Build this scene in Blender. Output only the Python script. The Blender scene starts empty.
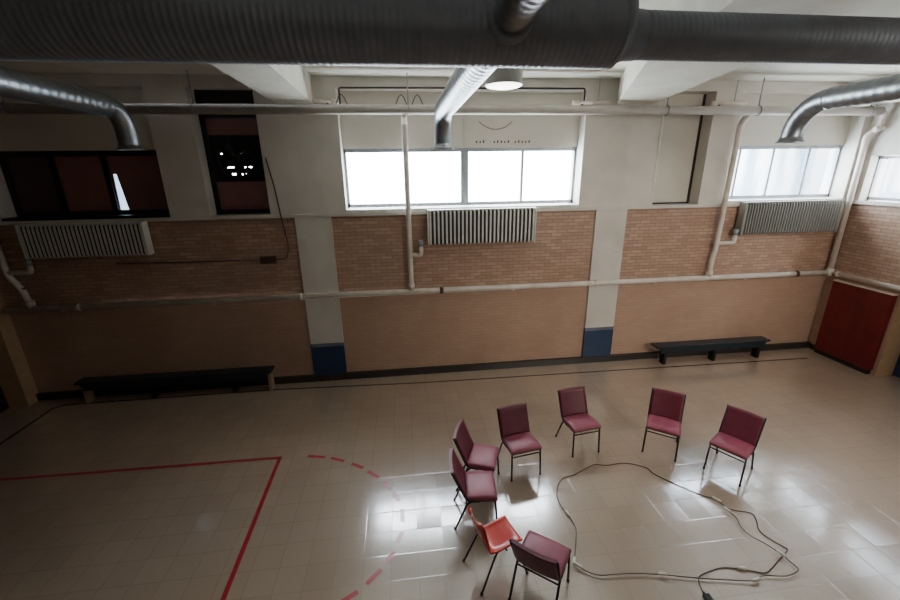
import bpy, bmesh, math, random
from mathutils import Vector, Matrix
random.seed(7)
PI = math.pi
scene = bpy.context.scene
COL = scene.collection

# ------------------------------------------------------------------ materials
def lin(c):
    return tuple((v/255/12.92 if v/255 <= .04045 else ((v/255+.055)/1.055)**2.4) for v in c)

class NT:
    def __init__(s, m):
        s.t = m.node_tree; s.n = s.t.nodes; s.l = s.t.links
    def new(s, typ, **kw):
        x = s.n.new(typ)
        for k, v in kw.items():
            setattr(x, k, v)
        return x
    def link(s, a, b): s.l.new(a, b)
    def val(s, x, v):
        if hasattr(v, 'is_linked') or hasattr(v, 'node'): s.link(v, x)
        else: x.default_value = v
    def math(s, op, a, b=0.0, c=None):
        x = s.new('ShaderNodeMath', operation=op)
        s.val(x.inputs[0], a); s.val(x.inputs[1], b)
        if c is not None: s.val(x.inputs[2], c)
        return x.outputs[0]
    def mix(s, f, a, b):
        x = s.new('ShaderNodeMix', data_type='RGBA')
        s.val(x.inputs[0], f)
        for i, v in ((6, a), (7, b)):
            if isinstance(v, tuple): x.inputs[i].default_value = v if len(v) == 4 else (*v, 1)
            else: s.link(v, x.inputs[i])
        return x.outputs[2]
    def ramp(s, f, lo, hi):
        x = s.new('ShaderNodeMapRange'); x.clamp = True
        s.val(x.inputs[0], f); x.inputs[1].default_value = lo; x.inputs[2].default_value = hi
        return x.outputs[0]

def base(name, rough=.5, metal=0.0):
    m = bpy.data.materials.new(name); m.use_nodes = True
    t = NT(m); b = t.n['Principled BSDF']
    b.inputs['Roughness'].default_value = rough; b.inputs['Metallic'].default_value = metal
    return m, t, b

def mat(name, rgb, rough=.5, metal=0.0, var=.08, scale=6.0, bump=0.0, bscale=60.0, dirt=None):
    """plain surface with soft procedural colour variation, optional bump"""
    m, t, b = base(name, rough, metal)
    c = lin(rgb)
    geo = t.new('ShaderNodeNewGeometry')
    nz = t.new('ShaderNodeTexNoise'); nz.inputs['Scale'].default_value = scale; nz.inputs['Detail'].default_value = 4
    t.link(geo.outputs['Position'], nz.inputs['Vector'])
    lo = tuple(v*(1-var*2) for v in c); hi = tuple(min(1, v*(1+var*2)) for v in c)
    f = t.ramp(nz.outputs[0], .3, .7)
    col = t.mix(f, lo, hi)
    if dirt:
        n2 = t.new('ShaderNodeTexNoise'); n2.inputs['Scale'].default_value = 1.3; n2.inputs['Detail'].default_value = 6
        t.link(geo.outputs['Position'], n2.inputs['Vector'])
        col = t.mix(t.math('MULTIPLY', t.ramp(n2.outputs[0], .52, .75), .5), col, lin(dirt))
    t.link(col, b.inputs['Base Color'])
    if bump:
        n3 = t.new('ShaderNodeTexNoise'); n3.inputs['Scale'].default_value = bscale
        t.link(geo.outputs['Position'], n3.inputs['Vector'])
        bp = t.new('ShaderNodeBump'); bp.inputs['Strength'].default_value = bump; bp.inputs['Distance'].default_value = .01
        t.link(n3.outputs[0], bp.inputs['Height']); t.link(bp.outputs[0], b.inputs['Normal'])
    return m

def brick_mat(name, axis):
    m, t, b = base(name, .5)
    geo = t.new('ShaderNodeNewGeometry')
    sx = t.new('ShaderNodeSeparateXYZ'); t.link(geo.outputs['Position'], sx.inputs[0])
    cb = t.new('ShaderNodeCombineXYZ')
    t.link(sx.outputs[0 if axis == 'x' else 1], cb.inputs[0]); t.link(sx.outputs[2], cb.inputs[1])
    br = t.new('ShaderNodeTexBrick'); br.offset = .5
    t.link(cb.outputs[0], br.inputs['Vector'])
    br.inputs['Scale'].default_value = 1
    br.inputs['Brick Width'].default_value = .22; br.inputs['Row Height'].default_value = .068
    br.inputs['Mortar Size'].default_value = .007; br.inputs['Mortar Smooth'].default_value = .3
    br.inputs['Color1'].default_value = (*lin((188, 156, 134)), 1)
    br.inputs['Color2'].default_value = (*lin((164, 130, 109)), 1)
    br.inputs['Mortar'].default_value = (*lin((136, 112, 95)), 1)
    # the courses below the wall pipe are painted over and read almost flat
    flat = t.mix(.72, br.outputs['Color'], lin((178, 147, 125)))
    z = t.ramp(sx.outputs[2], 1.78, 1.92)
    col = t.mix(z, flat, br.outputs['Color'])
    nz = t.new('ShaderNodeTexNoise'); nz.inputs['Scale'].default_value = 1.1; nz.inputs['Detail'].default_value = 5
    t.link(geo.outputs['Position'], nz.inputs['Vector'])
    col = t.mix(t.math('MULTIPLY', t.ramp(nz.outputs[0], .42, .72), .35), col, lin((154, 116, 98)))
    t.link(col, b.inputs['Base Color'])
    bp = t.new('ShaderNodeBump'); bp.inputs['Distance'].default_value = .006
    t.link(t.math('MULTIPLY_ADD', z, .5, .2), bp.inputs['Strength'])
    t.link(t.math('SUBTRACT', 1.0, br.outputs['Fac']), bp.inputs['Height'])
    t.link(bp.outputs[0], b.inputs['Normal'])
    return m

def floor_mat():
    m, t, b = base('vinyl_tile_floor', .2)
    geo = t.new('ShaderNodeNewGeometry')
    T = .305
    sc = t.new('ShaderNodeVectorMath', operation='SCALE'); t.link(geo.outputs['Position'], sc.inputs[0]); sc.inputs['Scale'].default_value = 1/T
    fl = t.new('ShaderNodeVectorMath', operation='FLOOR'); t.link(sc.outputs[0], fl.inputs[0])
    fr = t.new('ShaderNodeVectorMath', operation='FRACTION'); t.link(sc.outputs[0], fr.inputs[0])
    wn = t.new('ShaderNodeTexWhiteNoise', noise_dimensions='2D'); t.link(fl.outputs[0], wn.inputs['Vector'])
    # grout lines
    sx = t.new('ShaderNodeSeparateXYZ'); t.link(fr.outputs[0], sx.inputs[0])
    def edge(o):
        a = t.math('ABSOLUTE', t.math('SUBTRACT', o, .5))
        return t.ramp(a, .478, .497)
    g = t.math('MAXIMUM', edge(sx.outputs[0]), edge(sx.outputs[1]))
    c0 = lin((172, 152, 133)); c1 = lin((177, 157, 138)); cg = lin((140, 120, 102))
    n1 = t.new('ShaderNodeTexNoise'); n1.inputs['Scale'].default_value = .55; n1.inputs['Detail'].default_value = 5
    t.link(geo.outputs['Position'], n1.inputs['Vector'])
    col = t.mix(wn.outputs[0], c0, c1)
    col = t.mix(t.math('MULTIPLY', t.ramp(n1.outputs[0], .4, .75), .3), col, lin((152, 128, 106)))
    col = t.mix(t.math('MULTIPLY', g, .5), col, cg)
    t.link(col, b.inputs['Base Color'])
    # every tile lies a touch out of true
    sub = t.new('ShaderNodeVectorMath', operation='SUBTRACT'); t.link(wn.outputs[1], sub.inputs[0]); sub.inputs[1].default_value = (.5, .5, .5)
    s2 = t.new('ShaderNodeVectorMath', operation='MULTIPLY'); t.link(sub.outputs[0], s2.inputs[0]); s2.inputs[1].default_value = (.016, .03, 0)
    n2 = t.new('ShaderNodeTexNoise'); n2.inputs['Scale'].default_value = 5; n2.inputs['Detail'].default_value = 3
    t.link(geo.outputs['Position'], n2.inputs['Vector'])
    bp = t.new('ShaderNodeBump'); bp.inputs['Strength'].default_value = .25; bp.inputs['Distance'].default_value = .008
    h = t.math('SUBTRACT', t.math('MULTIPLY', n2.outputs[0], .12), t.math('MULTIPLY', g, .2))
    t.link(h, bp.inputs['Height'])
    ad = t.new('ShaderNodeVectorMath', operation='ADD'); t.link(bp.outputs[0], ad.inputs[0]); t.link(s2.outputs[0], ad.inputs[1])
    nm = t.new('ShaderNodeVectorMath', operation='NORMALIZE'); t.link(ad.outputs[0], nm.inputs[0])
    t.link(nm.outputs[0], b.inputs['Normal'])
    r = t.math('MULTIPLY_ADD', n1.outputs[0], .10, .18)
    t.link(r, b.inputs['Roughness'])
    b.inputs['Specular IOR Level'].default_value = .8
    b.inputs['Coat Weight'].default_value = 1; b.inputs['Coat IOR'].default_value = 2.1; b.inputs['Coat Roughness'].default_value = .13
    t.link(nm.outputs[0], b.inputs['Coat Normal'])
    return m

def emit(name, rgb, s):
    m, t, b = base(name)
    b.inputs['Base Color'].default_value = (*lin(rgb), 1)
    b.inputs['Emission Color'].default_value = (*lin(rgb), 1); b.inputs['Emission Strength'].default_value = s
    return m

def glass_mat():
    m, t, b = base('window_glass', .02)
    n = t.new('ShaderNodeTexNoise'); n.inputs['Scale'].default_value = 2
    out = t.n['Material Output']
    tr = t.new('ShaderNodeBsdfTransparent'); tr.inputs[0].default_value = (.97, .98, .98, 1)
    gl = t.new('ShaderNodeBsdfGlossy'); gl.inputs['Roughness'].default_value = .03
    mx = t.new('ShaderNodeMixShader')
    t.link(t.math('MULTIPLY_ADD', n.outputs[0], .03, .04), mx.inputs[0])
    t.link(tr.outputs[0], mx.inputs[1]); t.link(gl.outputs[0], mx.inputs[2]); t.link(mx.outputs[0], out.inputs[0])
    return m

def streaked_mat():
    """streaked glazing with faint bluish vertical bands"""
    m, t, b = base('streaked_glass', .1)
    geo = t.new('ShaderNodeNewGeometry'); mp = t.new('ShaderNodeMapping'); mp.inputs['Scale'].default_value = (3.2, 1, .5)
    t.link(geo.outputs['Position'], mp.inputs[0])
    n = t.new('ShaderNodeTexNoise'); n.inputs['Scale'].default_value = 1.0; n.inputs['Detail'].default_value = 3; t.link(mp.outputs[0], n.inputs['Vector'])
    tr = t.new('ShaderNodeBsdfTransparent'); t.link(t.mix(t.ramp(n.outputs[0], .42, .62), (1, 1, 1), (.62, .70, .76)), tr.inputs[0])
    gl = t.new('ShaderNodeBsdfGlossy'); gl.inputs['Roughness'].default_value = .05
    mx = t.new('ShaderNodeMixShader'); mx.inputs[0].default_value = .05
    t.link(tr.outputs[0], mx.inputs[1]); t.link(gl.outputs[0], mx.inputs[2]); t.link(mx.outputs[0], t.n['Material Output'].inputs[0])
    return m
def slit_dimmer_mat():  # tinted sheet that only cuts the daylight
    m, t, b = base('slit_dimmer_sheet', .3)
    n = t.new('ShaderNodeTexNoise'); n.inputs['Scale'].default_value = 4
    tr = t.new('ShaderNodeBsdfTransparent')
    t.link(t.mix(n.outputs[0], (.14, .16, .18), (.26, .29, .32)), tr.inputs[0])
    t.link(tr.outputs[0], t.n['Material Output'].inputs[0])
    return m

M = {
 'brick_x': brick_mat('glazed_brick_back', 'x'), 'brick_y': brick_mat('glazed_brick_side', 'y'),
 'floor': floor_mat(),
 'plaster': mat('painted_plaster', (206, 200, 190), .6, var=.03, scale=2, dirt=(176, 166, 152)),
 'ceiling': mat('painted_concrete', (214, 210, 196), .7, var=.04, scale=3, bump=.1, bscale=25),
 'panel': mat('window_infill_panel', (206, 200, 188), .5, var=.02, scale=2),
 'pipe': mat('painted_pipe', (214, 204, 192), .4, var=.04, scale=8, dirt=(170, 140, 120)),
 'pipe_grey': mat('grey_painted_pipe', (172, 165, 156), .5, var=.04, scale=6, dirt=(160, 146, 132)),
 'conduit': mat('brown_conduit', (84, 64, 54), .5),
 'dark_band': mat('pipe_band', (70, 48, 42), .6),
 'frame_grey': mat('aluminium_frame', (150, 156, 160), .4, metal=.4),
 'frame_white': mat('white_frame', (218, 214, 206), .45),
 'frame_dark': mat('dark_frame', (26, 20, 20), .4),
 'maroon': mat('maroon_board', (140, 98, 94), .3, var=.06, scale=2),
 'dark_board': mat('dark_brown_board', (74, 56, 52), .3),
 'black': mat('black_paint', (16, 16, 17), .4),
 'blue': mat('blue_paint', (38, 58, 88), .4, var=.05),
 'blue_band': mat('blue_grey_band', (96, 104, 116), .5),
 'cove': mat('black_rubber_base', (48, 41, 38), .45),
 'radiator': mat('radiator_paint', (206, 204, 194), .38, var=.04),
 'rad_shaded': mat('shaded_radiator_paint', (134, 132, 124), .4, var=.04),  # radiator paint darkened for the backlit right radiator, shade put into the colour
 'rad_dark': mat('gap_shade_and_fittings', (26, 28, 30), .6),
 'galv': mat('galvanised_steel', (156, 162, 166), .4, metal=1.0, var=.06, scale=14, bump=.05, bscale=30),
 'duct_dark': mat('dark_duct_steel', (124, 130, 140), .5, metal=.35, var=.05, scale=10),
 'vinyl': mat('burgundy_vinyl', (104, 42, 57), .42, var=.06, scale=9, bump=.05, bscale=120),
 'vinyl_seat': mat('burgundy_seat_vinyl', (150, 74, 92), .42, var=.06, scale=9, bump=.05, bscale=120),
 'tube': mat('black_tube_steel', (18, 17, 17), .35, metal=.3),
 'shell': mat('orange_red_plastic', (206, 52, 40), .22, var=.03, scale=5),
 'bench': mat('bench_paint', (26, 38, 46), .35, var=.08, scale=5),
 'bench_leg_pale': mat('bench_pale_leg', (170, 140, 112), .5),
 'red_mat': mat('red_mat_vinyl', (102, 19, 22), .4, var=.08, scale=3),
 'mat_edge': mat('mat_edge_trim', (226, 206, 192), .5),
 'red_line': mat('red_court_paint', (172, 28, 48), .35, var=.08, scale=12),
 'black_line': mat('black_court_paint', (26, 16, 13), .6),
 'cord': mat('brown_cord', (92, 72, 60), .5),
 'plug': mat('white_plug', (226, 220, 206), .4),
 'tan': mat('tan_jamb', (176, 146, 112), .5, var=.05),
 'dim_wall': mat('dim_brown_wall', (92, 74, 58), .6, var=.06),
 'lampshade': mat('grey_lamp_housing', (150, 148, 142), .5),
 'smudge': mat('grey_smudge', (146, 136, 126), .7),
 'ink': mat('dark_ink', (70, 60, 56), .7),
 'lamp_glow': emit('lamp_diffuser', (255, 252, 245), 6.0),
 'glass': glass_mat(), 'slit_dimmer': slit_dimmer_mat(), 'streaked': streaked_mat(),
 'door': mat('dark_door', (40, 26, 20), .4, var=.1, scale=3),
}

for k in ('red_line', 'black_line'):
    q = M[k].node_tree.nodes['Principled BSDF'].inputs
    q['Coat Weight'].default_value = 1; q['Coat IOR'].default_value = 1.9; q['Coat Roughness'].default_value = .2

# ------------------------------------------------------------------ mesh helpers
class MB:
    def __init__(s): s.b = bmesh.new()
    def box(s, x0, x1, y0, y1, z0, z1, bev=0):
        r = bmesh.ops.create_cube(s.b, size=1)
        vs = r['verts']
        for v in vs:
            v.co = Vector(((x0+x1)/2+v.co.x*(x1-x0), (y0+y1)/2+v.co.y*(y1-y0), (z0+z1)/2+v.co.z*(z1-z0)))
        if bev:
            es = list({e for v in vs for e in v.link_edges})
            bmesh.ops.bevel(s.b, geom=es, offset=bev, segments=3, affect='EDGES', profile=.6)
        return s
    def hexa(s, pts, faces=((0,1,2,3),(7,6,5,4),(0,4,5,1),(1,5,6,2),(2,6,7,3),(3,7,4,0))):
        v = [s.b.verts.new(p) for p in pts]
        for f in faces: s.b.faces.new([v[i] for i in f])
        bmesh.ops.recalc_face_normals(s.b, faces=s.b.faces[:])
        return s
    def poly_prism(s, pts, d):
        """extrude polygon pts (3D) by vector d"""
        d = Vector(d); n = len(pts)
        a = [s.b.verts.new(p) for p in pts]; c = [s.b.verts.new(Vector(p)+d) for p in pts]
        s.b.faces.new(a); s.b.faces.new(c[::-1])
        for i in range(n): s.b.faces.new([a[i], a[(i+1) % n], c[(i+1) % n], c[i]][::-1])
        bmesh.ops.recalc_face_normals(s.b, faces=s.b.faces[:])
        return s
    def tube(s, pts, r, seg=10, cap=True):
        """sweep a circle along pts; r number or list"""
        P = [Vector(p) for p in pts]; n = len(P)
        R = r if isinstance(r, (list, tuple)) else [r]*n
        T = []
        for i in range(n):
            t = (P[min(i+1, n-1)]-P[max(i-1, 0)])
            T.append(t.normalized() if t.length > 1e-9 else Vector((0, 0, 1)))
        up = Vector((0, 0, 1)) if abs(T[0].z) < .9 else Vector((0, 1, 0))
        u = T[0].cross(up).normalized()
        rings = []
        for i in range(n):
            u = (u-T[i]*u.dot(T[i]))
            u = u.normalized() if u.length > 1e-6 else T[i].orthogonal().normalized()
            w = T[i].cross(u)
            rings.append([s.b.verts.new(P[i]+(u*math.cos(2*PI*k/seg)+w*math.sin(2*PI*k/seg))*R[i]) for k in range(seg)])
        for i in range(n-1):
            for k in range(seg):
                f = s.b.faces.new([rings[i][k], rings[i][(k+1) % seg], rings[i+1][(k+1) % seg], rings[i+1][k]]); f.smooth = True
        if cap:
            s.b.faces.new(rings[0][::-1]); s.b.faces.new(rings[-1])
        bmesh.ops.recalc_face_normals(s.b, faces=s.b.faces[:])
        return s
    def grid(s, rows, smooth=True):
        V = [[s.b.verts.new(p) for p in r] for r in rows]
        for i in range(len(V)-1):
            for j in range(len(V[0])-1):
                f = s.b.faces.new([V[i][j], V[i][j+1], V[i+1][j+1], V[i+1][j]]); f.smooth = smooth
        return s
    def build(s, name, m, parent=None, smooth=None):
        me = bpy.data.meshes.new(name); s.b.normal_update(); s.b.to_mesh(me); s.b.free()
        me.materials.append(M[m] if isinstance(m, str) else m)
        if smooth:
            for p in me.polygons: p.use_smooth = True
        o = bpy.data.objects.new(name, me); COL.objects.link(o)
        if parent: o.parent = parent
        return o

def bez(pts, n=6):
    """Catmull-Rom through pts"""
    P = [Vector(p) for p in pts]; out = []
    for i in range(len(P)-1):
        p0 = P[max(i-1, 0)]; p1 = P[i]; p2 = P[i+1]; p3 = P[min(i+2, len(P)-1)]
        for k in range(n):
            t = k/n
            out.append(.5*((2*p1)+(-p0+p2)*t+(2*p0-5*p1+4*p2-p3)*t*t+(-p0+3*p1-3*p2+p3)*t**3))
    out.append(P[-1]); return out

def fillet(pts, rad, n=6):
    P = [Vector(p) for p in pts]; out = [P[0]]
    for i in range(1, len(P)-1):
        a = (P[i-1]-P[i]); c = (P[i+1]-P[i]); r = min(rad, a.length*.49, c.length*.49)
        A = P[i]+a.normalized()*r; B = P[i]+c.normalized()*r
        for k in range(n+1):
            t = k/n; out.append(A*(1-t)**2+P[i]*2*t*(1-t)+B*t*t)
    out.append(P[-1]); return out

def tag(o, label=None, cat=None, group=None, kind=None):
    if label: o['label'] = label
    if cat: o['category'] = cat
    if group: o['group'] = group
    if kind: o['kind'] = kind
    return o
def thing(name, label, cat, loc=(0, 0, 0), rz=0, group=None):
    o = bpy.data.objects.new(name, None); COL.objects.link(o)
    o.location = loc; o.rotation_euler = (0, 0, rz); o.empty_display_size = .1
    return tag(o, label, cat, group)
def struct(name, mb, m, parent=None):
    o = mb.build(name, m, parent)
    if not parent: o['kind'] = 'structure'
    return o
def dup(root, loc, rz=0, label=None):
    r = root.copy(); COL.objects.link(r); r.location = loc; r.rotation_euler = (0, 0, rz)
    if label: r['label'] = label
    for ch in list(root.children):
        c = ch.copy(); COL.objects.link(c); c.parent = r
        for g in list(ch.children):
            d = g.copy(); COL.objects.link(d); d.parent = c
    return r

# ------------------------------------------------------------------ room shell
XL, XR, YF, ZC = -7.17, 9.52, -13.5, 5.68
BK = .30                     # plane of glazing in the back wall
FR = -.03                    # face of the upper plaster
SILL, TOP = 3.42, 5.50
struct('floor', MB().box(XL-1.2, XR+1.6, YF-.3, .4, -.12, 0), 'floor')
struct('ceiling', MB().box(XL-.3, XR+.3, YF-.3, .6, ZC, ZC+.15), 'ceiling')
struct('wall_back', MB().box(XL-.3, XR+.3, 0, .5, 0, SILL-.06), 'brick_x')
OPEN = [(-6.72, -4.06), (-3.39, -2.36), (-1.01, 3.47), (4.80, 6.02), (6.56, 9.34)]
up = MB(); x = XL-.3
for a, c in OPEN:
    up.box(x, a, FR, .5, SILL, TOP); x = c
up.box(x, XR+.3, FR, .5, SILL, TOP)
up.box(XL-.3, XR+.3, FR, .5, TOP, ZC)
struct('wall_back_upper', up, 'plaster')
struct('trim_1', MB().box(XL, XR, -.055, .5, SILL-.06, SILL, .006), 'plaster')     # sill ledge over the brick
# pillars with a blue foot
for i, (a, c) in enumerate(((-1.95, -1.30), (3.85, 4.50))):
    p = MB().box(a, c, -.045, .0, .84, SILL-.06).build('pillar', 'plaster'); p['kind'] = 'structure'
    MB().box(a-.004, c+.004, -.049, 0, .0, .77).build('blue_foot', 'blue', p)
    MB().box(a-.004, c+.004, -.049, 0, .77, .84).build('grey_band', 'blue_band', p)
struct('baseboard_back', MB().box(XL, XR, -.065, 0, 0, .14), 'cove')

# right wall : brick, doorway, windows above
def wall_yz(name, X0, X1, y0, y1, z0, z1, m): return struct(name, MB().box(X0, X1, y0, y1, z0, z1), m)
w = MB()
w.box(XR, XR+.4, -1.46, .5, 0, SILL); w.box(XR, XR+.4, -2.5, -1.46, 1.86, SILL); w.box(XR, XR+.4, YF, -2.5, 0, SILL)
struct('wall_right', w, 'brick_y')
ROPEN = [(-1.45, -.22), (-4.4, -1.86)]
w = MB(); y = .5
RT = 4.30
for a, c in ROPEN:
    w.box(XR-.02, XR+.4, c, y, SILL, RT+.02); y = a
w.box(XR-.02, XR+.4, YF, y, SILL, RT+.02); w.box(XR-.02, XR+.4, YF, .5, RT+.02, ZC)
struct('wall_right_upper', w, 'plaster')
struct('trim_2', MB().box(XR+.002, XR+.4, -1.472, -1.46, 0, 1.86), 'tan')          # jamb of the doorway
d = struct('door_1', MB().box(XR+.40, XR+.45, -2.5, -1.3, 0, 1.86), 'blue')
MB().tube([(XR+.37, -2.3, .95), (XR+.37, -2.3, 1.15)], .012).build('door_handle', 'frame_grey', d)
struct('baseboard_right', MB().box(XR-.02, XR, -.24, 0, 0, .12), 'cove')
# left wall, with a pale pilaster in the corner and a dark doorway
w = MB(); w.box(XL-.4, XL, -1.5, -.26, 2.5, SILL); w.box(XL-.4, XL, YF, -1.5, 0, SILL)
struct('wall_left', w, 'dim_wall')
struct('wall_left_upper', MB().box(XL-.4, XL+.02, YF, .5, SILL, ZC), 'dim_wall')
struct('wall_left_corner', MB().box(XL-.4, XL, -.26, .5, 0, SILL), 'tan')
d = struct('door_2', MB().box(XL-.40, XL-.34, -1.5, -.26, 0, 2.5), 'door')
MB().box(XL-.341, XL-.33, -1.45, -.4, .05, .36).build('kick_plate', 'blue', d)
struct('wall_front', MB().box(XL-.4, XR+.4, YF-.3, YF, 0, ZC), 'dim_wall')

# ceiling beams
def beam(p, z0):
    m = MB(); m.hexa([(*q, z0) for q in p]+[(*q, ZC) for q in p]); return m
b = beam([(-2.0, 0), (-1.40, 0), (-1.05, YF), (-1.65, YF)], 5.25).build('ceiling_beam', 'ceiling'); b['kind'] = 'structure'

m = MB().poly_prism([(4.06, 0, 5.27), (4.74, 0, 5.27), (3.98, -3.3, 5.27), (2.55, -5.6, 5.27), (2.2, -5.6, 5.27), (2.84, -2.9, 5.27)], (0, 0, ZC-5.27))
b = m.build('ceiling_beam', 'ceiling'); b['kind'] = 'structure'
for xx in (-6.9, 9.0):
    b = MB().box(xx-.25, xx+.25, YF, 0, 5.25, ZC).build('ceiling_beam', 'ceiling'); b['kind'] = 'structure'

# ------------------------------------------------------------------ windows of the back wall
def window(name, x0, x1, z0, z1, bars, fm, wide=(), pm='glass'):
    """frame in the plane BK with mullions at bars and one pane per light"""
    f = MB(); t = .045
    f.box(x0, x1, BK-.03, BK+.03, z1-.05, z1+.02); f.box(x0, x1, BK-.03, BK+.03, z0-.02, z0+.05)
    f.box(x0, x0+t, BK-.03, BK+.03, z0, z1); f.box(x1-t, x1, BK-.03, BK+.03, z0, z1)
    for q in bars:
        h = .075 if q in wide else .026
        f.box(q-h, q+h, BK-.028, BK+.028, z0, z1)
    o = f.build(name, fm); o['kind'] = 'structure'
    xs = [x0]+list(bars)+[x1]
    for a, c in zip(xs, xs[1:]):
        MB().box(a+.02, c-.02, BK-.004, BK+.004, z0+.02, z1-.02).build('pane', pm, o)
    return o
ZW0, ZW1 = 3.50, 4.53
window('window_1', -1.01, 3.47, ZW0, ZW1, (.12, 1.25, 2.39), 'frame_grey', (1.25,))
window('window_2', 6.56, 9.34, ZW0, ZW1, (7.0, 7.77, 8.6), 'frame_grey', (), 'streaked')
for nm, a, c in (('wall_panel_middle', -1.01, 3.47), ('wall_panel_right', 6.56, 9.34), ('wall_panel_left', -6.72, -4.06)):
    o = struct(nm, MB().box(a, c, BK-.06, BK+.12, ZW1+.02, TOP), 'panel')
    if nm == 'wall_panel_middle':
        MB().tube(bez([(1.50, BK-.062, 5.02), (1.62, BK-.062, 4.93), (1.82, BK-.062, 4.87), (2.02, BK-.062, 4.91), (2.16, BK-.062, 5.02)]), [.004]*2+[.013]*21+[.004]*2, 6).build('arc_smudge', 'smudge', o)
        k = MB()
        for i in range(16):
            if i in (3, 4, 10): continue
            xx = 1.46+i*.068
            k.box(xx, xx+.028, BK-.064, BK-.058, 4.63, 4.66+random.random()*.035)
        k.build('printed_marks', 'ink', o)
    for q in ((.12, 1.25) if nm == 'wall_panel_middle' else ()):
        MB().box(q-.02, q+.02, BK-.075, BK-.06, ZW1+.02, TOP).build('panel_batten', 'panel', o)
for a, c in ((-1.01, 3.47), (6.56, 9.34), (4.80, 6.02), (-6.72, -4.06), (-3.39, -2.36)):   # sill boards
    pass
struct('trim_3', MB().box(-1.01, 3.47, FR-.02, BK, SILL, SILL+.055, .006), 'frame_white')
struct('trim_4', MB().box(6.56, 9.34, FR-.02, BK, SILL, SILL+.055, .006), 'frame_white')
# blank infill panel beside the right pillar
o = struct('wall_panel_blank', MB().box(5.02, 6.02, BK, BK+.15, SILL, TOP), 'panel')
MB().box(4.80, 5.02, FR+.01, BK+.15, SILL, TOP).build('side_board', 'panel', o)
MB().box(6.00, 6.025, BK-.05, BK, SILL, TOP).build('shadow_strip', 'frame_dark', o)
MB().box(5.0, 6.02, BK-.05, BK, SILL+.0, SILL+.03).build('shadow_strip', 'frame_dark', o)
MB().box(4.985, 5.02, FR-.002, FR+.02, SILL, TOP).build('cover_strip', 'frame_white', o)

# the boarded window on the far left : maroon boards, one with a torn slit
wl = MB(); x0, x1 = -6.72, -4.06; y0, y1 = BK-.04, BK+.02
wl.box(x0, x1, y0, y1+.05, 4.46, 4.57); wl.box(x0, x1, y0, y1+.05, 3.42, 3.54)
for q in (x0+.04, -5.93, -5.10, x1-.04): wl.box(q-.045, q+.045, y0, y1, 3.5, 4.5)
o = wl.build('window_3', 'frame_dark'); o['kind'] = 'structure'
MB().box(-5.1, -4.85, BK+.03, BK+.036, 3.5, 4.2).build('slit_dimmer_pane', 'slit_dimmer', o)  # added behind the torn slit to dim the daylight coming through
MB().box(-6.66, -5.96, BK-.005, BK+.02, 3.52, 4.48).build('board', 'dark_board', o)
MB().box(-5.90, -5.12, BK-.005, BK+.02, 3.52, 4.48).build('board', 'maroon', o)
m = MB()
L = [(-5.07, 3.52), (-5.07, 3.54), (-5.03, 4.16), (-5.07, 4.48)]
m.poly_prism([(-5.08, BK, 3.52), (-5.05, BK, 3.54), (-5.025, BK, 4.16), (-5.08, BK, 4.48)], (0, .02, 0))
m.poly_prism([(-5.08, BK, 4.48), (-5.025, BK, 4.16), (-4.965, BK, 4.16), (-4.08, BK, 4.48)], (0, .02, 0))
m.poly_prism([(-4.965, BK, 4.16), (-4.90, BK, 3.54), (-4.08, BK, 3.52), (-4.08, BK, 4.48)], (0, .02, 0))
m.poly_prism([(-5.08, BK, 3.52), (-4.08, BK, 3.52), (-4.90, BK, 3.54), (-5.05, BK, 3.54)], (0, .02, 0))
m.build('torn_board', 'maroon', o)
struct('trim_5', MB().box(x0, x1, FR-.02, BK, SILL, SILL+.05, .006), 'frame_dark')

# vent bay : maroon boards above and below a black exhaust fan
v = MB(); x0, x1 = -3.39, -2.36; y0, y1 = BK-.06, BK+.02
for q in (x0+.03, x1-.05): v.box(q-.04, q+.05, y0, y1, SILL, TOP)
v.box(x0, x1, y0, y1, SILL, SILL+.09); v.box(x0, x1, y0, y1, 5.06, 5.13); v.box(x0, x1, y0, y1+.05, 5.10, TOP)
o = v.build('window_4', 'frame_dark'); o['kind'] = 'structure'
MB().box(x0+.06, x1-.06, BK-.01, BK+.02, 4.79, 5.07).build('board', 'maroon', o)
MB().box(x0+.06, x1-.06, BK-.01, BK+.02, 3.5, 4.0).build('board', 'maroon', o)
MB().box(x0+.10, x1-.12, BK-.03, BK-.005, 3.56, 3.60).build('board_rail', 'maroon', o)
fan = thing('exhaust_fan', 'black square exhaust fan set between maroon boards in the narrow bay', 'fan', (-2.89, BK-.02, 4.39))
# back plate pierced by narrow louvre gaps
slots = sorted([(-.27, -.235, .09), (.07, .14, .09), (.165, .23, .09), (-.21, -.08, -.14), (.18, .24, -.14), (.09, .13, -.14), (-.13, -.06, -.255), (.04, .13, -.255)], key=lambda s: s[2])
pl = MB(); W2 = .43; Z0, Z1 = -.39, .40
zs = Z0
rows = {}
for a, c, z in slots: rows.setdefault(round(z, 2), []).append((a, c))
for z in sorted(rows):
    h = .009 if z > -.2 else .013
    pl.box(-W2, W2, .0, .02, zs, z-h)
    xx = -W2
    for a, c in sorted(rows[z]):
        pl.box(xx, a, 0, .02, z-h, z+h); xx = c
    pl.box(xx, W2, 0, .02, z-h, z+h); zs = z+h
pl.box(-W2, W2, 0, .02, zs, Z1)
pl.build('louvre_plate', 'black', fan)
MB().tube([(.31*math.cos(a*PI/16), -.05, .31*math.sin(a*PI/16)+.0) for a in range(33)], .022, 8, False).build('fan_ring', 'black', fan)
MB().tube([(0, -.09, 0), (0, -.02, 0)], .06, 14).build('motor_hub', 'black', fan)
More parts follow.
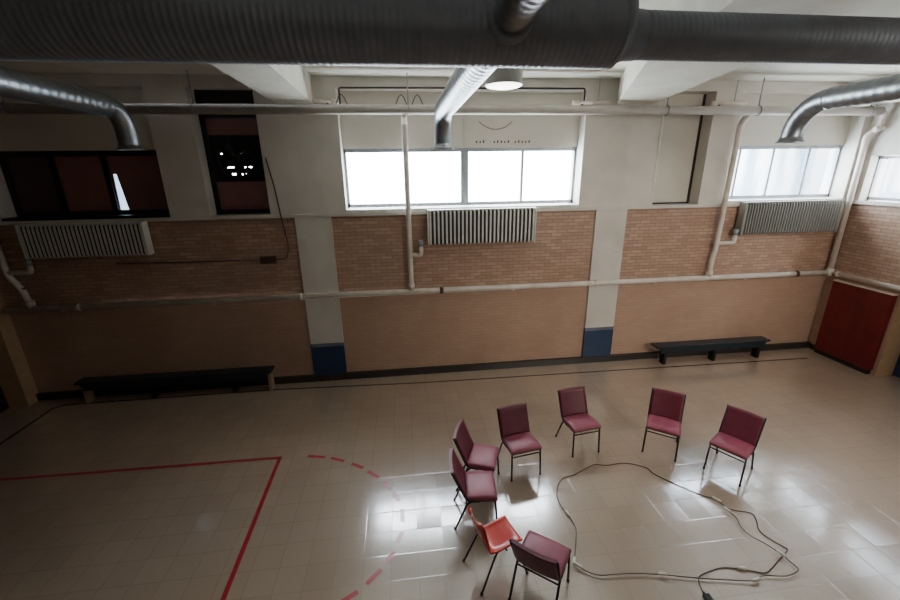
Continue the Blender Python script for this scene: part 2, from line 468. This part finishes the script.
for k in range(4):
    a = k*PI/2+.6
    ca, sa = math.cos(a), math.sin(a)
    m = MB(); t = .10
    P = [(.05, -.03), (.28, -.10), (.28, .02), (.05, .03)]
    m.poly_prism([(x*ca-z*sa, -.05+(.03 if z < 0 else 0), x*sa+z*ca) for x, z in P], (0, .006, 0))
    m.build('fan_blade', 'black', fan)

# right wall windows
for i, (a, c) in enumerate(ROPEN):
    f = MB(); xq = XR+.2
    for z in (SILL+.06, RT-.02): f.box(xq-.03, xq+.03, a, c, z-.03, z+.03)
    n = max(2, int((c-a)/.75)); ys = [a+(c-a)*k/n for k in range(n+1)]
    for q in ys: f.box(xq-.03, xq+.03, max(a, q-.025), min(c, q+.025), SILL, RT+.02)
    o = f.build('window_%d' % (5+i), 'frame_grey'); o['kind'] = 'structure'
    for p, q in zip(ys, ys[1:]):
        MB().box(xq-.004, xq+.004, p+.02, q-.02, SILL+.05, RT-.03).build('pane', 'glass', o)
struct('trim_6', MB().box(XR-.045, XR, YF, 0, SILL-.05, SILL+.02), 'plaster')

# ------------------------------------------------------------------ pipes
PY = -.11
def pipe_thing(name, label, cat='pipe'): return thing(name, label, cat)
hp = pipe_thing('heating_pipe', 'long cream painted heating pipe running level across the brick wall, halfway up')
MB().tube([(-7.1, PY, 1.87), (9.36, PY, 1.87)], .058, 14).build('pipe_run', 'pipe', hp)
for q in (-5.9, -2.0, .72, 3.95, 8.6):
    MB().tube([(q-.035, PY, 1.87), (q+.035, PY, 1.87)], .066, 14).build('coupling', 'dark_band' if q in (.72, 8.6) else 'pipe', hp)
for q in (-6.2, -3.6, 2.2, 5.3, 7.4):
    MB().box(q-.02, q+.02, PY, -.003, 1.79, 1.81).build('bracket', 'pipe', hp)
rp = pipe_thing('side_pipe', 'cream painted heating pipe along the right wall above the red mat')
MB().tube([(9.42, -.30, 1.88), (9.42, -9, 1.88)], .05, 12).build('pipe_run', 'pipe', rp)
MB().tube([(9.42, -.33, 1.88), (9.42, -.27, 1.88)], .06, 12).build('coupling', 'pipe', rp)

tp = pipe_thing('overhead_pipe', 'large cream pipe hung level under the ceiling beams across the window wall')
MB().tube([(-7.1, -.32, 5.13), (9.3, -.32, 5.13)], .078, 16).build('pipe_run', 'pipe_grey', tp)
for q in (-5.9, -3.2, .2, 4.86, 6.68, 9.05):
    h = MB().tube([(q, -.32, 5.20), (q, -.32, 5.68)], .010, 6).build('hanger_rod', 'frame_grey', tp)
    MB().tube([(q, -.32+.085*math.cos(a*PI/10), 5.13+.085*math.sin(a*PI/10)) for a in range(21)], .009, 6, False).build('hanger_ring', 'frame_grey', h)
for q in (-.9, .08, .35):
    MB().tube([(q-.09, -.32, 5.2), (q-.03, -.32, 5.33), (q+.01, -.32, 5.36), (q+.05, -.32, 5.32), (q+.1, -.32, 5.2)], .007, 6).build('wire_loop', 'rad_dark', tp)

def riser(label, x, pts_low, branch):
    t = pipe_thing('riser_pipe', label)
    MB().tube(fillet([(x, -.32, 5.08), (x, -.20, 4.99), (x, -.14, 4.9), (x, -.14, 4.4), (x, -.12, 2.5)]+pts_low, .08), .05, 12).build('pipe_run', 'pipe', t)
    MB().tube([(pts_low[-1][0], PY, 1.93), (pts_low[-1][0], PY, 2.03)], .064, 12).build('tee', 'pipe', t)
    MB().tube([(pts_low[0][0], PY, pts_low[0][2]-.03), (pts_low[0][0], PY, pts_low[0][2]+.05)], .04, 12).build('coupling', 'dark_band', t)
    b = MB().tube(fillet(branch, .05), .042, 10).build('branch', 'pipe', t)
    e = branch[-1]
    MB().tube([(e[0], e[1], e[2]-.03), (e[0], e[1], e[2]+.09)], .05, 10).build('valve', 'frame_grey', b)
    return t
riser('vertical cream riser pipe passing in front of the bright middle window', .125, [(.125, PY, 2.28), (.125, PY, 1.9)], [(.125, -.12, 2.60), (.34, -.14, 2.60), (.34, -.14, 2.80)])
riser('vertical cream riser pipe at the left edge of the small right window', 6.53, [(6.50, PY, 2.28), (6.50, PY, 1.9)], [(6.53, -.12, 2.62), (6.90, -.14, 2.62), (6.90, -.14, 2.82)])
riser('dim cream riser pipe in the dark corner left of the boarded window', -6.86, [(-6.72, PY, 2.22), (-6.67, PY, 1.9)], [(-6.86, -.12, 2.55), (-6.46, -.14, 2.55), (-6.46, -.14, 2.70)])
cr = pipe_thing('corner_pipe', 'cream pipe dropping down the right rear corner beside the finned radiator')
MB().tube(fillet([(9.28, -.32, 5.13), (9.40, -.32, 5.08), (9.40, -.30, 4.85), (9.33, -.16, 4.70), (9.40, -.12, 4.45), (9.42, -.12, 1.80)], .07), .055, 12).build('pipe_run', 'pipe', cr)
MB().tube([(9.30, -.30, 4.80), (9.44, -.34, 4.83)], .05, 10).build('elbow', 'pipe', cr)
MB().tube([(9.42, -.12, 2.28), (9.42, -.12, 2.4)], .042, 10).build('coupling', 'dark_band', cr)
MB().tube([(9.42, -.12, 1.80), (9.42, -.12, 1.96)], .075, 12).build('tee', 'pipe', cr)

# sprinkler branches under the ceiling
def sprinkler(label, x, flip):
    t = thing('sprinkler', label, 'sprinkler', (x, -.10, 5.28), 0, 'sprinklers under the ceiling')
    MB().tube([(-.1*flip, 0, 0), (.55*flip, 0, .02)], .03, 10).build('supply_pipe', 'pipe', t)
    MB().tube([(-.18*flip, 0, 0), (-.06*flip, 0, 0)], .045, 10).build('fitting', 'pipe', t)
    MB().tube([(0, 0, -.0), (0, 0, -.10)], [.02, .012], 8).build('spray_head', 'rad_dark', t)
    MB().tube([(.3*flip, 0, .01), (.3*flip, 0, .40)], .008, 6).build('hanger_rod', 'frame_grey', t)
    return t
sprinkler('small sprinkler fitting near the beam left of the middle window', -1.15, -1)
sprinkler('small sprinkler fitting over the right end of the middle window', 3.35, 1)
sprinkler('small sprinkler fitting above the blank panel beside the right pillar', 6.05, 1)
# dark conduit lines at the head of the middle window
t = thing('conduit', 'thin dark conduit running along the head of the middle window', 'conduit')
MB().tube(fillet([(-.95, FR-.03, 5.20), (-.95, FR-.03, 5.50), (3.4, FR-.03, 5.52), (3.4, FR-.03, 5.30)], .04), .016, 6).build('conduit_run', 'rad_dark', t)
t = thing('conduit', 'thin dark conduit with junction box on the dim brick below the exhaust fan', 'conduit')
MB().tube(fillet([(-5.15, -.02, 2.62), (-2.7, -.02, 2.60)], .05), .010, 6).build('conduit_run', 'conduit', t)
MB().box(-2.66, -2.38, -.06, -.002, 2.53, 2.66, .008).build('junction_box', 'dark_band', t)  # junction box on the conduit run
MB().tube(fillet([(-2.38, -.03, 2.60), (-2.17, -.03, 2.60), (-2.12, -.03, 2.85), (-2.17, -.08, 3.4), (-2.22, -.05, 3.9), (-2.30, -.05, 4.4)], .1), .012, 6).build('flexible_lead', 'conduit', t)

# ------------------------------------------------------------------ radiators
def radiator(label, x0, x1, n, mt='radiator', z1=.645, zb=2.80):
    t = thing('radiator', label, 'radiator', ((x0+x1)/2, -.004, zb), 0, 'finned wall radiators')
    h = (x1-x0)/2; p = (x1-x0)/n
    s0 = None
    for i in range(n):
        if s0 is None:
            m = MB(); y0, y1 = -.22, -.06; tt = p*.21
            prof = [(y0, .03), (y0+.02, 0), (y1, 0), (y1, z1-.02), (y1-.02, z1), (y0+.05, z1), (y0+.015, z1-.02), (y0, z1-.06)]
            m.poly_prism([(-tt, a, b) for a, b in prof], (2*tt, 0, 0))
            s0 = m.build('fin', mt, t); o = s0
        else:
            o = s0.copy(); COL.objects.link(o); o.parent = t
        o.location = (-h+p*(i+.5), 0, 0)
    MB().box(-h+.01, h-.01, -.196, -.07, .012, z1-.03).build('gap_shade', 'rad_dark', t)  # dark filler between the fins, standing for the shade in the gaps
    for s in (-1, 1):
        MB().box(s*h-.012, s*h+.012, -.225, -.05, -.01, z1+.01, .004).build('end_plate', mt, t)
        MB().box(s*h*.7-.02, s*h*.7+.02, -.08, 0, .1, .5).build('wall_mount', 'rad_dark', t)
    MB().box(-h, h, -.19, -.05, z1-.004, z1+.006).build('top_cover', mt, t)
    return t
radiator('pale finned radiator hanging on the dark brick under the boarded window', -6.40, -4.46, 29, 'radiator', .56, 2.80)
radiator('pale finned radiator on the brick under the bright middle window', .49, 2.55, 27)
radiator('shaded finned radiator on the brick under the small right window', 6.95, 9.17, 36, 'rad_shaded')

# ------------------------------------------------------------------ ductwork
def ribbed(p0, p1, r, pitch, h, seg=28):
    """cylinder along p0-p1 with raised seams"""
    P0, P1 = Vector(p0), Vector(p1); n = int((P1-P0).length/pitch)
    pts, rr = [], []
    for i in range(n):
        for f, k in ((0, 0), (.42, 0), (.62, 1), (.80, 1)):
            pts.append(P0+(P1-P0)*((i+f)/n)); rr.append(r+(h if k else 0))
    pts.append(P1); rr.append(r)
    return MB().tube(pts, rr, seg)
DY, DZ = -4.9, 5.0
md = thing('main_duct', 'thick dark spiral duct spanning the whole hall just below the ceiling', 'duct')
ribbed((XL, DY, DZ), (1.44, DY, DZ), .214, .042, .0025).build('large_section', 'duct_dark', md)
ribbed((1.52, DY, DZ-.02), (XR, DY, DZ-.02), .14, .042, .0022).build('narrow_section', 'duct_dark', md)
MB().tube([(1.42, DY, DZ), (1.44, DY, DZ), (1.47, DY, DZ-.01), (1.52, DY, DZ-.02), (1.60, DY, DZ-.02)], [.218, .220, .205, .150, .145], 28).build('reducer', 'duct_dark', md)
for q in (-5.2, 8.0):
    r = .216 if q < 1.7 else .142; zc = DZ if q < 1.7 else DZ-.02
    MB().tube([(q, DY-r, ZC)]+[(q, DY+r*math.cos(PI+a*PI/12), zc+r*math.sin(PI+a*PI/12)) for a in range(13)]+[(q, DY+r, ZC)], .006, 6).build('hanger_strap', 'galv', md)

def branch(label, x, z, r, ye, zend, q=.30):
    """branch toward the windows with an elbow that turns down"""
    t = thing('branch_duct', label, 'duct', (x, 0, z))
    ribbed((0, DY+.14, 0), (0, ye+.05-q, 0), r, .11, .004, 24).build('straight_section', 'galv', t)
    el = [(0, ye+.05-q, 0)]+[(0, ye+.05-q+q*math.sin(a*PI/20), -q+q*math.cos(a*PI/20)) for a in range(1, 11)]+[(0, ye+.05, zend-z+.02)]
    MB().tube(el, r*.97, 24, False).build('elbow', 'galv', t)
    zz = zend-z
    MB().tube([(0, ye+.05, zz+.07), (0, ye+.05, zz+.02), (0, ye+.05, zz+.015), (0, ye+.05, zz)], [r, r+.012, r+.036, r+.036], 24, False).build('outlet_flange', 'galv', t)
    return t
branch('shiny grey branch duct elbowing down toward the dark boarded window', -3.55, 4.97, .125, -1.64, 4.46)
branch('shiny grey branch duct elbowing down in front of the middle window', .67, 4.97, .13, -1.40, 4.46)
branch('shiny grey branch duct elbowing down over the small right window', 5.50, 4.96, .13, -2.36, 4.46, .42)
t = thing('branch_duct', 'short shiny spiral duct rising from the near side of the main duct', 'duct', (.69, 0, 5.01))
ribbed((0, DY-.19, 0), (.0, -7.3, .0), .105, .07, .003, 24).build('straight_section', 'galv', t)
MB().tube([(0, DY-.10, 0), (0, DY-.225, 0), (0, DY-.24, 0)], [.15, .145, .125], 24).build('collar', 'duct_dark', t)

# pendant lamp
t = thing('ceiling_lamp', 'round grey drum ceiling lamp with glowing white underside behind the main duct', 'lamp', (1.42, -2.0, 0))
MB().tube([(0, 0, 5.60), (0, 0, 5.57), (0, 0, 5.22), (0, 0, 5.20)], [.12, .235, .245, .25], 32, False).build('housing', 'lampshade', t)
MB().tube([(0, 0, 5.205), (0, 0, 5.19), (0, 0, 5.17)], [.238, .22, .12], 32).build('diffuser', 'lamp_glow', t)
MB().tube([(0, 0, 5.58), (0, 0, 5.68)], .02, 8).build('stem', 'lampshade', t)

# ------------------------------------------------------------------ benches
def bench(label, x0, x1, y0, y1, legs, pale):
    t = thing('bench', label, 'bench', (0, 0, 0), 0, 'low benches along the window wall')
    MB().box(x0, x1, y0, y1, .42, .46, .008).build('seat', 'bench', t)
    MB().box(x0+.12, x1-.10, y0+.012, y0+.04, .29, .42).build('apron', 'bench', t)
    for i, q in enumerate(legs):
        mt = 'bench_leg_pale' if i in pale else 'black'
        m = MB(); m.box(q-.03, q+.03, y0+.06, y0+.13, 0, .42); m.box(q-.03, q+.03, y1-.10, y1-.03, 0, .42); m.box(q-.03, q+.03, y0+.06, y1-.03, .34, .42)
        m.build('leg', mt, t)
    for s, q in ((1, x0+.02), (-1, x1-.02)):
        m = MB(); m.poly_prism([(q, y0+.035, .42), (q+s*.16, y0+.035, .42), (q+s*.16, y0+.035, .30)], (0, .02, 0)); m.build('end_bracket', 'bench', t)
    return t
bench('long dark bench standing below the boarded window in the dim end', -6.22, -2.68, -.36, -.12, (-6.12, -4.95, -3.46, -2.76), (0, 3))
bench('shorter dark blue bench against the brick between right pillar and red mat', 5.33, 8.03, -.44, -.20, (5.60, 6.78, 7.86), ())

# red folded mat against the right wall
t = thing('gym_mat', 'tall red gym mat standing upright in the right rear corner', 'mat', (0, 0, 0))
for i in range(4):
    y1 = -.26-i*.288; 
    MB().box(9.40, XR-.006, y1-.284, y1, .10, 1.72, .018).build('panel', 'red_mat', t)
MB().box(9.395, XR-.01, -1.412, -.26, 1.72, 1.745).build('top_edge', 'mat_edge', t)
MB().box(9.42, XR-.01, -1.38, -.28, 0, .10).build('base', 'black', t)

# ------------------------------------------------------------------ chairs
def padded_chair(label):
    t = thing('padded_chair', label, 'chair', (0, 0, 0), 0, 'burgundy padded chairs set in a circle')
    # seat cushion : crowned top, rolled front
    m = MB(); rows = []
    N = 12
    prof = [(-.195, .418), (-.212, .435), (-.205, .460), (-.17, .476), (-.08, .482), (.04, .476), (.12, .470), (.155, .466), (.16, .445), (.155, .418)]
    for y, z in prof:
        r = []
        for k in range(N+1):
            u = -1+2*k/N
            wv = .228-.012*max(0, (y-.0)/.2)
            top = max(0, (z-.435)/.045)
            r.append((u*wv, y, z-.018*top*abs(u)**4))
        rows.append(r)
    m.grid(rows)
    edge = rows
    m2 = m.b
    m2.verts.ensure_lookup_table()
    cols = N+1
    for side in (0, N):
        m2.faces.new([m2.verts[i*cols+side] for i in range(len(prof))])
    m2.faces.new([m2.verts[(len(prof)-1)*cols+k] for k in range(cols)]+[m2.verts[k] for k in range(N, -1, -1)])
    bmesh.ops.recalc_face_normals(m2, faces=m2.faces[:])
    m.build('seat', 'vinyl_seat', t)
    MB().box(-.222, .222, -.19, .145, .402, .422, .005).build('seat_pan', 'black', t)
    # backrest : curved padded panel, leaning back
    rows = []; front, back = [], []
    H = 9
    m = MB()
    for i in range(H+1):
        f = i/H; z = .435+f*.40
        yc = .158+.165*f
        r = []
        for k in range(N+1):
            u = -1+2*k/N
            r.append((u*(.215+.006*f), yc+.022*(1-u*u)+.004*math.sin(PI*f)-.02, z))
        r2 = [(px, py+.036, pz-.004) for px, py, pz in r][::-1]
        rows.append(r+r2+[r[0]])
    m.grid(rows)
    m.b.verts.ensure_lookup_table()
    c = len(rows[0])
    m.b.faces.new([m.b.verts[k] for k in range(c-1)][::-1]); m.b.faces.new([m.b.verts[H*c+k] for k in range(c-1)])
    bmesh.ops.remove_doubles(m.b, verts=m.b.verts[:], dist=.0005)
    bmesh.ops.recalc_face_normals(m.b, faces=m.b.faces[:])
    m.build('backrest', 'vinyl', t)
    for s in (-1, 1):
        MB().tube(fillet([(s*.216, .0, .405), (s*.219, .13, .41), (s*.221, .172, .46), (s*.226, .334, .833)], .05), .0125, 8).build('back_upright', 'tube', t)
        l = MB().tube([(s*.214, -.185, .41), (s*.222, -.215, .004)], .0125, 8).build('leg', 'tube', t)
        MB().tube([(s*.222, -.215, .0), (s*.222, -.215, .025)], .015, 8).build('foot_glide', 'tube', l)
        l = MB().tube(fillet([(s*.214, .09, .41), (s*.216, .15, .37), (s*.224, .295, .004)], .05), .0125, 8).build('leg', 'tube', t)
        MB().tube([(s*.224, .295, .0), (s*.224, .295, .025)], .015, 8).build('foot_glide', 'tube', l)
    MB().tube([(-.216, -.19, .365), (.216, -.19, .365)], .009, 8).build('front_rail', 'tube', t)
    MB().tube([(-.216, .16, .365), (.216, .16, .365)], .009, 8).build('rear_rail', 'tube', t)
    return t
def face(dx, dy): return math.atan2(dx, -dy)     # the chair looks along its own -Y
SPOTS = [
 ((1.53, -3.09), (.17, -.985), 'burgundy padded chair facing the room, between the side-facing pair and the pillar chair'),
 ((2.58, -2.74), (.13, -.99), 'burgundy padded chair standing apart, straight below the blue foot of the right pillar'),
 ((3.80, -2.97), (-.60, -.80), 'burgundy padded chair standing before the left end of the shorter bench'),
 ((4.46, -3.54), (-.84, -.54), 'burgundy padded chair turned left at the right end of the circle, on bright floor'),
 ((.92, -3.31), (.93, -.36), 'rosy padded chair half hidden behind the side-on chair, turned toward the room centre'),
 ((.78, -3.83), (.99, -.10), 'rosy padded chair seen side-on, closest to the dashed red line'),
 ((1.25, -4.85), (.62, .78), 'burgundy padded chair showing its back, just in front of the orange-red plastic chair'),
]
c0 = None
for (x, y), (dx, dy), lab in SPOTS:
    if c0 is None:
        c0 = padded_chair(lab); c0.location = (x, y, 0); c0.rotation_euler = (0, 0, face(dx, dy))
    else:
        dup(c0, (x, y, 0), face(dx, dy), lab)

def shell_chair(label, loc, rz):
    t = thing('plastic_chair', label, 'chair', loc, rz)
    prof = bez([(-.20, .415), (-.185, .44), (-.08, .438), (.05, .42), (.15, .425), (.20, .47), (.235, .56), (.27, .68), (.295, .79), (.31, .805)], 3)
    rows = []; N = 14; n = len(prof)
    for i, p in enumerate(prof):
        y, z = p[0], p[1]; f = i/(n-1); r = []
        wv = .168 if f < .55 else .168-.02*(f-.55)/.45
        if i == 0: wv -= .03
        if i == n-1: wv -= .05
        lift = .018 if f < .5 else .0
        fold = .0 if f < .5 else .04
        for k in range(N+1):
            u = -1+2*k/N
            r.append((u*wv, y-fold*u**4*min(1, (f-.5)*4 if f > .5 else 0), z+lift*abs(u)**5*(1-.5*(i == 0))))
        rows.append(r)
    o = MB().grid([r for r in rows]).build('shell', 'shell', t)
    md_ = o.modifiers.new('thickness', 'SOLIDIFY'); md_.thickness = .012; md_.offset = -1
    for s in (-1, 1):
        l = MB().tube(fillet([(s*.12, -.06, .405), (s*.17, -.13, .39), (s*.215, -.24, .004)], .05), .011, 8).build('leg', 'tube', t)
        MB().tube([(s*.215, -.24, .0), (s*.215, -.24, .02)], .015, 8).build('foot_glide', 'tube', l)
        l = MB().tube(fillet([(s*.12, .06, .40), (s*.17, .14, .385), (s*.205, .31, .004)], .05), .011, 8).build('leg', 'tube', t)
        MB().tube([(s*.205, .31, .0), (s*.205, .31, .02)], .015, 8).build('foot_glide', 'tube', l)
    MB().tube([(-.17, 0, .40), (.17, 0, .40)], .011, 8).build('cross_bar', 'tube', t)
    return t
shell_chair('glossy orange-red moulded plastic chair on thin dark splayed legs', (.86, -4.55, 0), face(.95, .31))

# ------------------------------------------------------------------ floor cords
A = [(1.7, -4.64), (1.79, -4.47), (1.9, -4.24), (1.91, -4.11), (1.89, -3.99), (1.86, -3.84), (1.88, -3.67), (1.97, -3.49), (2.08, -3.39), (2.25, -3.35), (2.45, -3.26), (2.64, -3.19), (2.81, -3.23), (3.09, -3.22), (3.34, -3.35), (3.38, -3.48), (3.5, -3.64), (3.61, -3.76), (3.76, -3.92), (3.9, -4.03), (3.96, -4.19), (4.17, -4.28), (4.14, -4.4), (4.07, -4.5), (4.07, -4.61), (4.15, -4.76), (4.15, -4.8), (3.94, -4.9), (3.77, -4.98), (3.67, -5.01), (3.57, -4.98), (3.46, -4.94), (3.29, -4.9), (3.14, -4.91), (2.97, -4.95), (2.92, -4.99), (2.89, -5.06), (2.87, -5.13)]
B = [(3.89, -4.20), (3.92, -4.33), (3.87, -4.46), (3.88, -4.58), (3.97, -4.72), (4.02, -4.85), (4.04, -4.94), (4.05, -5.0), (4.03, -5.04), (3.94, -5.07), (3.83, -5.08), (3.65, -5.05), (3.54, -5.06), (3.50, -5.085), (3.37, -5.07), (2.95, -4.99), (2.57, -4.90), (2.29, -4.85), (2.06, -4.83), (1.91, -4.82), (1.79, -4.76), (1.715, -4.68)]
def cord(label, P, plugs, z=.009):
    t = thing('cord', label, 'cord')
    c = bez([(x, y, z) for x, y in P], 6)
    MB().tube(c, .0055, 8).build('cable', 'cord', t)
    for q in plugs:
        i = max(1, min(len(c)-2, q*6)); d = (c[i+1]-c[i-1]).normalized()
        MB().tube([c[i]-d*.05+Vector((0, 0, .012)), c[i]-d*.035+Vector((0, 0, .012)), c[i]+d*.035+Vector((0, 0, .012)), c[i]+d*.05+Vector((0, 0, .012))], [.008, .016, .016, .009], 10).build('plug', 'plug', t)
    return t
ca = cord('thin brown cord looping round the chair circle with white plugs, ending at a black box', A, (0, 4, 19, 31))
cord('thin brown cord crossing the longer looping cord at the near right of the circle', B, (0, 5, 13, 16, 21), .026)
t = thing('adapter', 'small black power adapter lying at the end of the looping cord', 'adapter', (2.87, -5.21, 0), -.05)
MB().box(-.035, .035, -.075, .06, 0, .045, .008).build('case', 'black', t)
MB().tube([(0, .06, .02), (0, .09, .014)], .012, 8).build('strain_relief', 'black', t)

# ------------------------------------------------------------------ painted floor lines
def strip(pts, w, z=.0016):
    P = [Vector((x, y, 0)) for x, y in pts]; L, R_ = [], []
    n = len(P)
    for i in range(n):
        a = (P[i]-P[i-1]).normalized() if i else (P[1]-P[0]).normalized()
        c = (P[i+1]-P[i]).normalized() if i < n-1 else a
        tt = (a+c).normalized(); nn = Vector((-tt.y, tt.x, 0)); k = w/2/max(.5, nn.dot(Vector((-a.y, a.x, 0))))
        L.append((P[i].x+nn.x*k, P[i].y+nn.y*k, z)); R_.append((P[i].x-nn.x*k, P[i].y-nn.y*k, z))
    return MB().grid([R_, L], False)
o = strip([(-6.9, -2.33), (-2.03, -2.40), (-1.98, -6.8)], .055).build('court_line', 'red_line')
tag(o, 'solid red court line with a square corner painted on the dim floor', 'floor line')
t = thing('dashed_line', 'curved row of short red dashes painted on the floor left of the chairs', 'floor line')
D = [((-1.61, -2.42), (-1.34, -2.48)), ((-1.25, -2.51), (-1.04, -2.61)), ((-.92, -2.68), (-.74, -2.80)), ((-.67, -2.88), (-.50, -3.03)), ((-.43, -3.13), (-.33, -3.27)), ((-.29, -3.34), (-.22, -3.49)), ((-.18, -3.63), (-.17, -3.83)), ((-.18, -3.98), (-.24, -4.13)), ((-.27, -4.22), (-.36, -4.36)), ((-.41, -4.43), (-.56, -4.58)), ((-.64, -4.65), (-.80, -4.74)), ((-.95, -4.82), (-1.2, -4.90))]
for a, c in D: strip([a, c], .055).build('dash', 'red_line', t)
o = strip([(8.95, -.55), (.2, -.42), (-2.7, -.28), (-6.55, -.30), (-6.66, -.42), (-6.72, -7)], .045).build('boundary_line', 'black_line')
tag(o, 'thin dark boundary line painted on the floor parallel to the window wall', 'floor line')

# ------------------------------------------------------------------ light
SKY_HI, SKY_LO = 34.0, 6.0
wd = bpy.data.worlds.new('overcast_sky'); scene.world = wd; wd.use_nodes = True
nt = wd.node_tree; bg = nt.nodes['Background']
tc = nt.nodes.new('ShaderNodeTexCoord'); nz = nt.nodes.new('ShaderNodeTexNoise'); nz.inputs['Scale'].default_value = 5; nz.inputs['Detail'].default_value = 2
mx = nt.nodes.new('ShaderNodeMix'); mx.data_type = 'RGBA'
mr = nt.nodes.new('ShaderNodeMapRange'); mr.inputs[1].default_value = .4; mr.inputs[2].default_value = .65
nt.links.new(tc.outputs['Generated'], nz.inputs['Vector']); nt.links.new(nz.outputs[0], mr.inputs[0]); nt.links.new(mr.outputs[0], mx.inputs[0])
mx.inputs[6].default_value = (.90, .95, 1, 1); mx.inputs[7].default_value = (.74, .86, 1, 1)
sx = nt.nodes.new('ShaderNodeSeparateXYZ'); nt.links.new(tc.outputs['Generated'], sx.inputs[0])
gr = nt.nodes.new('ShaderNodeMapRange'); gr.interpolation_type = 'SMOOTHSTEP'       # sky brightness shaped to fall off toward +X, keeping the left floor dark
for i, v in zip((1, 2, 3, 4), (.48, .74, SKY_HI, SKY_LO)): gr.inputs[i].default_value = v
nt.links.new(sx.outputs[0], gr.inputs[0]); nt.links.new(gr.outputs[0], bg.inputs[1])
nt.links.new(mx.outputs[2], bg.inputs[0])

def spot(name, loc, at, power, size, angle, blend, rgb):
    l = bpy.data.lights.new(name, 'SPOT'); l.energy = power; l.shadow_soft_size = size; l.spot_size = angle; l.spot_blend = blend; l.color = rgb
    o = bpy.data.objects.new(name, l); COL.objects.link(o); o.location = loc
    o.rotation_euler = (Vector(at)-Vector(loc)).to_track_quat('-Z', 'Y').to_euler()
spot('fill_spot', (6.2, -9.5, 4.9), (5.4, 0, 2.0), 1550, 1.4, math.radians(74), 1.0, (1, .93, .82))  # added fill from behind the camera, lifts the middle and right of the hall

l = bpy.data.lights.new('rear_fill', 'POINT'); l.energy = 40; l.shadow_soft_size = .25; l.color = (1, .95, .88)  # added fill without a visible source, puts highlights on the duct ribs
o = bpy.data.objects.new('rear_fill', l); COL.objects.link(o); o.location = (.5, -11.5, 5.3)

def portal(name, loc, rot, sx, sy):
    l = bpy.data.lights.new(name, 'AREA'); l.shape = 'RECTANGLE'; l.size = sx; l.size_y = sy
    l.cycles.is_portal = True
    o = bpy.data.objects.new(name, l); COL.objects.link(o); o.location = loc; o.rotation_euler = rot
portal('portal_middle', (1.23, .42, 4.0), (-PI/2, 0, 0), 4.48, 1.05)
portal('portal_right', (7.95, .42, 4.0), (-PI/2, 0, 0), 2.78, 1.05)
for a, c in ROPEN:
    portal('portal_side', (XR+.36, (a+c)/2, 3.86), (PI/2, 0, PI/2), c-a, .9)

# ------------------------------------------------------------------ camera
cam = bpy.data.cameras.new('camera'); co = bpy.data.objects.new('camera', cam); COL.objects.link(co)
R3 = Matrix(((0.99283316, -0.11881076, -0.01289678), (0.0487058, 0.30372045, 0.95151544), (0.10913325, 0.94532423, -0.3073305)))
mw = Matrix((R3[0], R3[1], -R3[2])).transposed().to_4x4()
mw.translation = (0, -7.7935, 4.1529)
co.matrix_world = mw
cam.sensor_fit = 'HORIZONTAL'; cam.sensor_width = 36; cam.lens = 402.4765*36/900; cam.clip_start = .05
scene.camera = co
scene.view_settings.view_transform = 'AgX'
scene.view_settings.look = 'None'
scene.view_settings.exposure = .12
